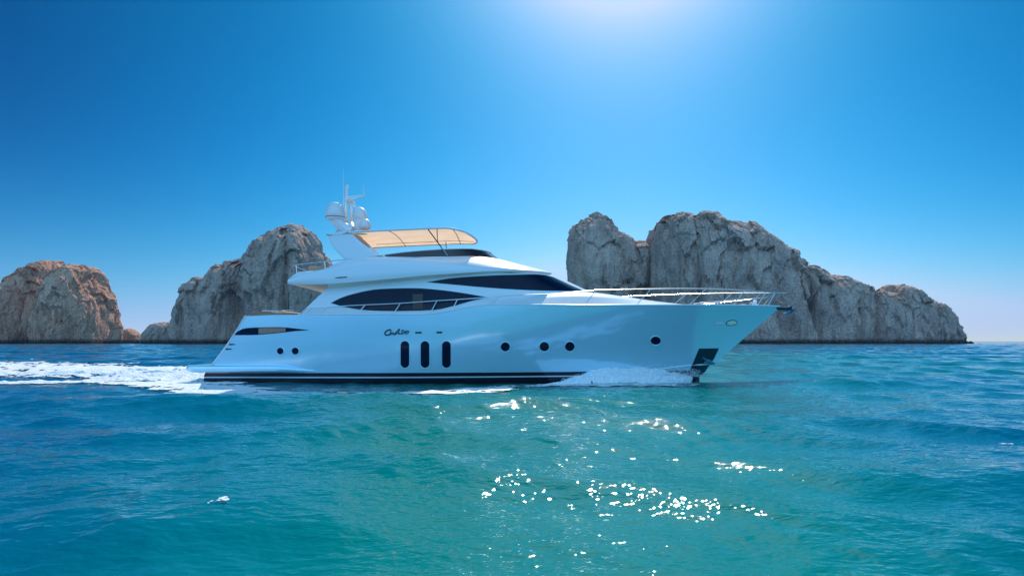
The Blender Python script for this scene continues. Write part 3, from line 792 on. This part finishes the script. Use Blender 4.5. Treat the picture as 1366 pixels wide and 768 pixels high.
panel('name_dash', [(582.3, 442), (586, 442), (590, 442)], [(582.3, 444.4), (586, 444.4), (590, 444.4)], bvh_hull, M['ink'], nx=5, ny=2)
panel('fly_deck_vent', [(447.5, 370), (455, 369.2), (463, 369)], [(447.5, 371), (455, 370.8), (463, 370.2)], bvh_fascia, M['dark'], nx=8, ny=2)
# handwritten name on the topside, brush strokes as thin raised ribbons
def stroke(b, pts, w=.022):
    P = spline(pts, 7); H = [cast(x, y, bvh_hull, .012) for x, y in P]
    b.tube([h for h in H if h is not None], w, 6)
def zn(x, y): return (500 + x / 10.975, 430 + y / 10.975)     # measured in an enlargement of the name
b = MB()
stroke(b, [zn(*p) for p in ((238, 130), (225, 105), (190, 112), (155, 140), (148, 165), (165, 183), (200, 180), (240, 168))], .030)
stroke(b, [zn(*p) for p in ((238, 140), (222, 150), (228, 168), (244, 160), (252, 140), (254, 166), (268, 166), (276, 146), (282, 166), (300, 172))], .018)
stroke(b, [zn(*p) for p in ((282, 192), (296, 165), (308, 140), (318, 148), (312, 168), (300, 166))], .018)
stroke(b, [zn(*p) for p in ((318, 168), (330, 130), (350, 98), (362, 104), (346, 140), (350, 168), (366, 160))], .02)
stroke(b, [zn(*p) for p in ((366, 148), (372, 166), (388, 164), (398, 140), (412, 104), (400, 150), (408, 168), (424, 158))], .018)
stroke(b, [zn(*p) for p in ((386, 122), (410, 118), (436, 116))], .014)
stroke(b, [zn(*p) for p in ((424, 160), (430, 138), (440, 136), (446, 150), (456, 134), (460, 118), (452, 140), (462, 178))], .018)
stroke(b, [zn(*p) for p in ((460, 138), (474, 124), (490, 126), (494, 140), (482, 156), (468, 154))], .02)
stroke(b, [zn(*p) for p in ((494, 140), (502, 132))], .016)
b.build('name_lettering', M['ink'], yacht)

# anchor pocket low on the stem
pk = []
le = np.array([(932.5, 464.5), (925.5, 481), (919.5, 496), (929, 509)]); ri = np.array([(959, 464.2), (952.5, 478), (946, 487), (931, 509)]); tv = [0, .37, .68, 1]
GP = []
for v_ in np.linspace(0, 1, 22):
    l_ = [np.interp(v_, tv, le[:, k]) for k in (0, 1)]; r_ = [np.interp(v_, tv, ri[:, k]) for k in (0, 1)]; row = []
    for u_ in np.linspace(0, 1, 12):
        x, y = l_[0] + (r_[0] - l_[0]) * u_, l_[1] + (r_[1] - l_[1]) * u_; q_ = cast(x, y, bvh_hull, .012)
        while q_ is None: x -= .4; q_ = cast(x, y, bvh_hull, .012)
        row.append(q_)
    GP.append(row)
GP = np.array(GP)
for s_ in (1, -1):
    b = MB(); b.grid(GP * np.array([1, s_, 1]), flip=(s_ > 0)); pk.append(b.build('anchor_pocket', M['recess'], yacht, auto=60))
for o_ in pk:
    s_ = 1 if o_ is pk[0] else -1
    b = MB()
    def ap(x, y, lf=.05):
        q_ = None
        while q_ is None: q_ = cast(x, y, bvh_hull, lf); x -= .5
        return np.array([q_[0], q_[1] * s_, q_[2]])
    b.tube([ap(*p) for p in ((937, 476), (941, 480), (946, 484))], .05, 8)
    b.tube([ap(*p) for p in ((938, 484), (943, 481), (950, 483.5), (952, 485))], [.03, .07, .06, .02], 8)
    b.tube([ap(*p) for p in ((939, 478), (946, 480.5), (952, 484))], [.02, .06, .03], 8)
    b.build('anchor', M['galv'], o_)
    b = MB(); b.tube([ap(x, y, .03) for x, y in ((922, 486.5), (935, 486.8), (948, 485.5), (957, 484))], .02, 6); b.build('pocket_bar', M['galv'], o_)
    b = MB(); b.tube([ap(x, y, .03) for x, y in ((919, 497), (928, 495), (936, 497), (941, 499))], .02, 6); b.build('pocket_bar', M['galv'], o_)
# spray rail (knuckle) forward
for s_ in (1, -1):
    pts = [cast(x, y, bvh_hull, .005) for x, y in spline([(800, 502), (850, 496), (900, 489.5), (935, 486), (955, 485)], 8)]
    MB().tube([(p[0], p[1] * s_, p[2]) for p in pts if p is not None], [.01] + [.03] * (len([p for p in pts if p is not None]) - 2) + [.01], 8).build('spray_rail', M['hull'], yacht)
# bow docking lights
for (x, y, rx, ry, m_) in ((976, 430.4, 7.2, 3.4, M['lampglass']), (959, 431.3, 7.0, 2.0, M['stripe'])):
    ring = [cast(x + rx * math.cos(a), y + ry * math.sin(a) - .10 * rx * math.cos(a), bvh_hull, .012) for a in np.linspace(0, 2 * np.pi, 24, endpoint=False)]
    c0 = cast(x, y, bvh_hull, .04)
    for s_ in (1, -1):
        rg = [r_ * np.array([1, s_, 1]) for r_ in ring] + [c0 * np.array([1, s_, 1])]
        b = MB(); b.add(rg, [((k + 1) % 24, k, 24) for k in range(24)]); o_ = b.build('bow_light', m_, yacht)
        if ry > 3: MB().tube(rg[:24] + rg[:2], .016, 6, cap=False).build('light_bezel', M['dark'], o_)

# rails -----------------------------------------------------
def hb_(x): return float(half(np.array(x), sheer(np.array(x))))
def edge_pt(px, dz=0, inset=.09):
    """point on the gunwale at photo column px"""
    y = 2.9
    for _ in range(12):
        x = (px - 683) / F * (YC - y); y = max(hb_(x) - inset, .02)
    return np.array([x, -y, float(sheer(np.array(x))) + dz])
def rail_pt(px, py, inset=.14):
    p = edge_pt(px, 0, inset); Y = YC + p[1]
    return np.array([(px - 683) / F * Y, p[1], CH + (HY - py) / F * Y])
top1 = [(400, 419), (410, 411.5), (430, 410), (460, 408), (485, 406.7), (534, 404.5), (583, 401), (616, 399), (651.6, 396.4), (680, 394), (731, 392.2), (765, 389.5), (795, 387.2), (830, 386), (868, 385.4), (905, 384.8), (941.7, 385), (970, 385.8), (994, 387), (1015, 388.6), (1032, 390.4)]
def bow_nose(z): return np.array([13.05, 0, z])
stan = [(415, 411.2, 405, 420.5), (437, 409.6, 425, 420.5), (487, 406.6, 476, 420), (534, 404.5, 524, 418), (583, 401, 573, 416), (610, 399.4, 603, 412.5), (666.5, 395.2, 655, 409),
        (731, 392.2, 718, 408), (795, 387.2, 780, 407.6), (868, 385.4, 848.6, 407), (941.7, 385, 919, 407), (994, 387, 978, 408), (1022, 389.4, 1010, 408.5), (1034, 390.6, 1024, 409)]
tp = spline([rail_pt(*q_) for q_ in top1], 5)
zN = tp[-1][2]
for s_ in (1, -1):
    r_ = MB(); P = [p * np.array([1, s_, 1]) for p in tp] + ([bow_nose(zN - .01)] if True else [])
    r_.tube(P, .021, 8)
    ro = r_.build('guard_rail', M['steel'], yacht)
    for a, b_, c, d in stan:
        p1 = rail_pt(a, b_); p0 = edge_pt(c, .0)
        st_ = MB(); st_.tube([p0 * np.array([1, s_, 1]), p1 * np.array([1, s_, 1])], .019, 8); st_.lathe(tuple(p0 * np.array([1, s_, 1])), [(.05, 0), (.045, .02), (.02, .03)], 12)
        st_.build('stanchion', M['steel'], ro)
# pulpit lower rail
for s_ in (1, -1):
    P = [edge_pt(925, .06)] + [np.array([p[0], p[1], float(sheer(np.array(p[0]))) + h]) for p, h in ((edge_pt(955), .17), (edge_pt(985), .27), (edge_pt(1010), .36), (edge_pt(1028), .45))]
    MB().tube([p * np.array([1, s_, 1]) for p in spline(P, 5)], .02, 8).build('pulpit_rail', M['steel'], yacht)
# small deck hardware at the bow
for px in (938, 957, 1004):
    p = edge_pt(px, .02, .2)
    for s_ in (1, -1):
        q_ = p * np.array([1, s_, 1]); b = MB(); b.box((q_[0], q_[1], q_[2] + .05), (.05, .05, .1), .01); b.tube([(q_[0] - .14, q_[1], q_[2] + .11), (q_[0] + .14, q_[1], q_[2] + .11)], .022, 8)
        b.build('cleat', M['steel'], yacht)
b = MB(); b.lathe((11.6, 0, 3.5), [(.16, 0), (.14, .12), (.08, .16), (.11, .24), (.10, .28), (.02, .3)], 20); b.build('windlass', M['steel'], yacht)
# bow roller with stowed anchor
b = MB(); b.box((12.95, 0, 3.42), (.75, .26, .09), .03); b.tube([(13.25, -.12, 3.44), (13.25, .12, 3.44)], .085, 12); b.build('bow_roller', M['dark'], yacht)
b = MB()
b.tube([(12.7, 0, 3.36), (13.2, 0, 3.33), (13.38, 0, 3.38)], [.04, .06, .05], 8)
b.tube([(13.42, -.27, 3.42), (13.36, -.14, 3.33), (13.3, 0, 3.28), (13.36, .14, 3.33), (13.42, .27, 3.42)], [.02, .08, .10, .08, .02], 8)
b.tube([(13.38, 0, 3.40), (13.15, 0, 3.20), (12.95, 0, 3.13)], [.09, .08, .03], 8)
b.build('stowed_anchor', M['galv'], yacht)

# fly deck aft rail
for s_ in (1, -1):
    pts = [np.array(L3(*q_)) * np.array([1, s_, 1]) for q_ in ((392, 354, 2.6), (400, 352.6, 2.68), (430, 349.5, 2.66), (463, 345.5, 2.6), (512, 340, 2.5))]
    b = MB(); b.tube(spline(pts, 5), .02, 8); ro = b.build('fly_rail', M['steel'], yacht)
    for a, c, d in ((395, 353.5, 366), (433, 349.2, 360), (483, 343.3, 346)):
        MB().tube([np.array(L3(a, c, 2.66)) * np.array([1, s_, 1]), np.array(L3(a + 1, d, 2.68)) * np.array([1, s_, 1])], .017, 8).build('stanchion', M['steel'], ro)
pts = [L3(392, 354, 2.6), L3(390, 354.5, 0) * np.array([1, 1, 1])]
b = MB(); b.tube([(pts[0][0], -2.6, pts[0][2]), (pts[0][0] - .12, -1.8, pts[0][2]), (pts[0][0] - .15, 0, pts[0][2]), (pts[0][0] - .12, 1.8, pts[0][2]), (pts[0][0], 2.6, pts[0][2])], .02, 8); b.build('fly_rail', M['steel'], yacht)
# sun pad on the fly deck
b = MB(); b.box((-8.55, 0, 5.05), (1.2, 4.0, .32), .08); b.build('sun_pad', M['wood'], yacht)
# helm console and seat under the canopy
b = MB(); b.box((-2.0, 0, 5.15), (.7, 2.2, .5), .1); b.build('helm_console', M['white'], yacht)
b = MB(); b.box((-3.4, 0, 5.05), (.6, 1.8, .3), .08); b.box((-3.7, 0, 5.3), (.14, 1.8, .3), .06); b.build('helm_seat', M['wood'], yacht)
# cockpit sofa back peeping over the coaming
b = MB(); b.box((-10.5, 0, 3.08), (.35, 3.9, .3), .06); b.build('cockpit_sofa', M['wood'], yacht)
for s_ in (1, -1):
    P = [(-10.95, -s_ * 2.72, 3.0), (-10.9, -s_ * 2.72, 3.19), (-10.3, -s_ * 2.72, 3.17), (-10.2, -s_ * 2.72, 3.0)]
    MB().tube(P, .022, 8).build('cockpit_rail', M['steel'], yacht)
    P = [(-10.1, -s_ * 2.72, 3.0), (-10.05, -s_ * 2.72, 3.2), (-9.6, -s_ * 2.72, 3.2), (-9.5, -s_ * 2.72, 3.0)]
    MB().tube(P, .022, 8).build('cockpit_rail', M['steel'], yacht)

# radar arch: two raked fins and the hardtop foot
for s_ in (1, -1):
    o_ = [L3(437, 315, 2.42), L3(470, 312.3, 2.42), L3(512, 342, 2.42), L3(463, 349, 2.55)]
    top = spline([o_[0], (o_[0] + o_[1]) / 2, o_[1]], 6)
    bt = spline([o_[3], (o_[3] + o_[2]) / 2, o_[2]], 6)
    ring = []
    G = np.zeros((len(top), 9, 3))
    for i in range(len(top)):
        for j in range(9):
            v = j / 8; p = bt[i] + (top[i] - bt[i]) * v
            u = i / (len(top) - 1)
            p = p + np.array([(-.13 * math.sin(v * math.pi) if True else 0), 0, 0])
            G[i, j] = p
    b = MB(); A = G.copy(); B_ = G.copy()
    th_ = .10 * np.sqrt(np.clip(1 - (np.linspace(-1, 1, len(top))) ** 2, 0.02, 1))
    A[..., 1] -= th_[:, None]; B_[..., 1] += th_[:, None]
    A[..., 1] *= s_; B_[..., 1] *= s_
    b.grid(A, flip=(s_ < 0)); b.grid(B_, flip=(s_ > 0)); b.grid(np.stack([A[0], B_[0]], 0)); b.grid(np.stack([A[-1], B_[-1]], 0))
    b.grid(np.stack([A[:, -1], B_[:, -1]], 1))
    b.build('radar_arch', M['white'], yacht)
# hardtop slab at the aft end of the canopy
zt = L3(460, 309.5, 2.5)[2]
b = MB()
pr = []
for y in np.linspace(-2.55, 2.55, 21):
    e = math.sqrt(max(1 - (abs(y) / 2.6) ** 6, 0)); c_ = .14 * (1 - (y / 2.6) ** 2)
    xa = L3(430, 312, 2.5)[0] + .3 * (1 - e); xb = L3(464, 306, 2.5)[0]
    za = L3(430, 312.5, 2.5)[2]; zb = L3(470, 309, 2.5)[2]
    pr.append([(xa, y, za + c_ - .01), (xa + .5, y, za + .07 + c_), (xb, y, zb + .07 + c_), (xb, y, zb - .02 + c_), (xa + .5, y, za - .05 + c_)])
b.grid(np.array(pr), closed=True); b.f.append((0, 1, 2, 3, 4)); b.f.append(tuple(len(b.v) - 5 + k for k in range(5)))
b.build('hardtop', M['white'], yacht)
# canopy of beige fabric: crowned, rounded leading edge
NX, NY = 46, 31
x0 = L3(466, 309, 2.45)[0]; x1 = L3(634, 306, 1.5)[0]
z0, z1 = L3(466, 310, 2.5)[2], L3(600, 303.6, 2.5)[2]
G = np.zeros((NX, NY, 3))
for i in range(NX):
    u = i / (NX - 1); u2 = 1 - (1 - u) ** 1.5
    x = x0 + (x1 - x0) * u2
    wd = 2.48 * (1 - max(0, (u2 - .68) / .32) ** 2.6) ** .5 if u2 > .68 else 2.48
    wd = max(wd, .02)
    for j in range(NY):
        t = -1 + 2 * j / (NY - 1); t = math.sin(t * math.pi / 2)
        z = z0 + (z1 - z0) * min(u2 / .8, 1) ** .8 - .22 * max(0, (u2 - .75) / .25) ** 2
        z += .12 * (1 - t * t) - .015 * abs(math.sin(u2 * math.pi * 3.0)) * (1 - t * t)
        G[i, j] = (x, t * wd, z)
b = MB(); b.grid(G); can = b.build('canopy', M['fabric'], yacht, auto=0)
# rim tube, ribs and struts of the canopy frame
for j in (0, NY - 1):
    MB().tube([G[i, j] for i in range(NX)], .045, 8).build('canopy_rim', M['white'], can)
for i_ in (10, 31):
    MB().tube([G[i_, j] - np.array([0, 0, .03]) for j in range(NY)], .016, 6).build('canopy_rib', M['dark'], can)
MB().tube([G[i, NY // 2 + 7] - np.array([0, 0, .03]) for i in range(2, NX - 5)], .010, 6).build('canopy_rib', M['dark'], can)
for s_ in (1, -1):
    a = L3(570, 304.5, 2.4); b_ = L3(597, 341, 2.0)
    P = [a + (b_ - a) * k for k in (0, .68)]; P2 = [a + (b_ - a) * k for k in (.68, 1.0)]
    sc_ = np.array([1, s_, 1])
    so = MB().tube([p * sc_ for p in P], .026, 8).build('canopy_strut', M['dark'], yacht)
    MB().tube([p * sc_ for p in P2], .03, 8).build('strut_sleeve', M['steel'], so)
    MB().tube([(a + (b_ - a) * .5) * sc_, L3(583, 304.0, 2.0) * sc_], .018, 8).build('strut_brace', M['dark'], so)

# mast, domes and aerials on the hardtop
def at(px, py, y=0.0): return L3(px, py, y)
def dome(px, pyb, r, hgt, y, name='satellite_dome'):
    c = at(px, pyb, y)
    prof = [(r * .62, -.05), (r * .88, 0), (r, .10 * hgt), (r * 1.0, .35 * hgt)] + [(r * math.cos(a), .35 * hgt + .65 * hgt * math.sin(a)) for a in np.linspace(.15, math.pi / 2 - .03, 9)]
    o_ = MB().lathe(tuple(c), prof).build(name, M['plastic'], yacht, auto=45)
    return c, o_
c1, d1_ = dome(447.5, 292.5, .45, .80, .7)
b = MB(); b.lathe(tuple(c1), [(.46, .075), (.46, .095)], 28); b.build('dome_seam', M['dark'], d1_)
c2, d2_ = dome(479.5, 292.5, .34, .58, .3)
c3, d3_ = dome(487, 305, .26, .46, .9)
# pedestals
zt2 = L3(460, 307, .5)[2] - .1
b = MB()
b.tube([tuple(c1), (c1[0] + .35, c1[1], c1[2] - .32), (c1[0] + .75, c1[1], zt2)], [.28, .20, .26], 14)
b.tube([tuple(c2), (c2[0] - .05, c2[1], zt2)], [.26, .22], 14)
b.build('dome_pedestal', M['plastic'], yacht)
cb = at(466, 306, 0)
b = MB(); b.lathe((cb[0], 0, zt2 - .05), [(.62, 0), (.55, .2), (.32, .42), (.16, .62), (.1, .7)], 24, sx=1.1, sy=1.2); b.build('mast_base', M['plastic'], yacht)
b = MB(); b.tube([at(462, 300), at(462, 279), at(462.8, 252)], [.11, .08, .06], 10); mo = b.build('mast', M['plastic'], yacht)
b = MB(); b.tube([at(468.5, 300), at(468.5, 270), at(467, 266)], [.07, .06, .05], 10); b.build('mast_stay', M['plastic'], mo)
b = MB(); b.tube([at(463, 266.5), at(474, 264), at(486, 260.5)], [.035, .03, .03], 8); b.tube([at(464, 262.8), at(486, 260)], .022, 8); b.build('mast_arm', M['plastic'], mo)
b = MB(); b.box(tuple(at(467, 268)), (.30, .9, .06), .02); b.lathe(tuple(at(467, 267.4)), [(.09, -.12), (.09, .0)], 12); b.build('radar_scanner', M['plastic'], mo)
b = MB(); b.lathe(tuple(at(463, 252.5)), [(.05, 0), (.09, .03), (.09, .10), (.05, .17), (.02, .2)], 14); b.build('mast_light', M['plastic'], mo)
b = MB(); b.tube([at(485.5, 261), at(485.5, 255), at(485.5, 245)], [.03, .018, .008], 8); b.build('aerial', M['plastic'], mo)
b = MB(); b.tube([at(458.5, 305, .4), at(458.5, 256, .4), at(458.3, 227, .4)], [.03, .022, .008], 8); b.build('aerial', M['plastic'], mo)
b = MB(); b.lathe(tuple(at(472.5, 276)), [(.05, 0), (.09, .02), (.03, .22)], 12); b.build('horn', M['plastic'], mo)

# ------------------------------------------------------------------ bow wave against the hull
def build_spray():
    nx, nv = 260, 40
    xs = np.linspace(1.8, 9.0, nx); V = np.zeros((nx, nv, 3))
    t = (xs - 1.8) / 7.2
    hmax = .70 * sstep(1.8, 4.6, xs) * (1 - .55 * sstep(6.6, 8.9, xs)) + .03
    wid = 1.5 * (1 - t) ** .6 + .25
    for j in range(nv):
        v = j / (nv - 1)
        y0 = np.array([float(half(x, .2)) for x in xs]) - .15
        prof = hmax * (1 - v) ** 1.3 * (1 - .0 * v) * 1.0 + hmax * .35 * np.sin(v * np.pi)
        V[:, j, 0] = xs - .5 * v; V[:, j, 1] = -(y0 + wid * v); V[:, j, 2] = prof
    Q = V * np.array([1.0, 1.6, 2.2])
    n = fbm(Q * 1.6, 4, .65); n2 = fbm(Q * 6, 3, .6)
    edge = np.clip(np.minimum(np.arange(nx), np.arange(nx)[::-1]) / 14, 0, 1)[:, None]
    V[..., 2] += (n * .12 + n2 * .05) * edge; V[..., 1] -= (n * .13 + n2 * .05) * edge
    X, Y = V[..., 0], V[..., 1] + YC
    _, _, z = sea(X, Y); V[..., 2] += z * .8
    vv = np.linspace(0, 1, nv)[None, :]
    V[..., 2] -= .10 * sstep(.75, 1, vv)
    b = MB(); dens = fbm(Q * 2.3 + 9, 4, .6) + 1.9 * (1 - vv) - .35
    I = np.arange(nx * nv).reshape(nx, nv)
    for s_ in (1, -1):
        base = len(b.v); P = V.copy(); P[..., 1] *= s_
        P[..., 1] += YC
        b.v += [tuple(p) for p in P.reshape(-1, 3)]
        for i in range(nx - 1):
            for j in range(nv - 1):
                if dens[i, j] > -.6 and dens[i + 1, j + 1] > -.6:
                    b.f.append((base + I[i, j], base + I[i, j + 1], base + I[i + 1, j + 1], base + I[i + 1, j]))
    rs = np.random.RandomState(3)
    for k in range(9000):                                    # thrown droplets
        q_ = rs.rand() ** .8; x = 2.2 + 6.6 * q_; s_ = 1 if rs.rand() < .7 else -1
        hm = .74 * min(1, max(.05, (x - 1.8) / 2.8)) * (1 - .5 * max(0, (x - 6.6) / 2.4)) + .06
        y = YC - s_ * (float(half(x, .3)) + rs.rand() ** 1.5 * 1.1); z = hm * (.45 + .75 * rs.rand() ** 1.5) * (1 - .3 * abs(y - YC) / 3)
        r_ = .005 + .014 * rs.rand() ** 3
        vs = [(x + r_, y, z), (x - r_, y, z), (x, y + r_, z), (x, y - r_, z), (x, y, z + r_), (x, y, z - r_)]
        b.add(vs, [(0, 2, 4), (2, 1, 4), (1, 3, 4), (3, 0, 4), (2, 0, 5), (1, 2, 5), (3, 1, 5), (0, 3, 5)])
    o = b.build('bow_spray', M['foam'], None, auto=0)
    tag(o, 'low bow wave of white spray thrown up along the forward waterline', 'spray', kind='stuff')
build_spray()

# ------------------------------------------------------------------ sea air between the camera and the rocks
m = bpy.data.materials.new('sea_air'); m.use_nodes = True; t = m.node_tree; t.nodes.clear()
o = t.nodes.new('ShaderNodeOutputMaterial'); v = t.nodes.new('ShaderNodeVolumePrincipled'); v.inputs['Density'].default_value = 0.00006
v.inputs['Color'].default_value = (0.50, 0.70, 0.95, 1); v.inputs['Anisotropy'].default_value = 0.2
t.links.new(v.outputs[0], o.inputs['Volume'])
b = MB(); b.box((0, 400, 57.5), (2000, 900, 125)); o_ = b.build('haze', m, None, smooth=False); tag(o_, kind='stuff')
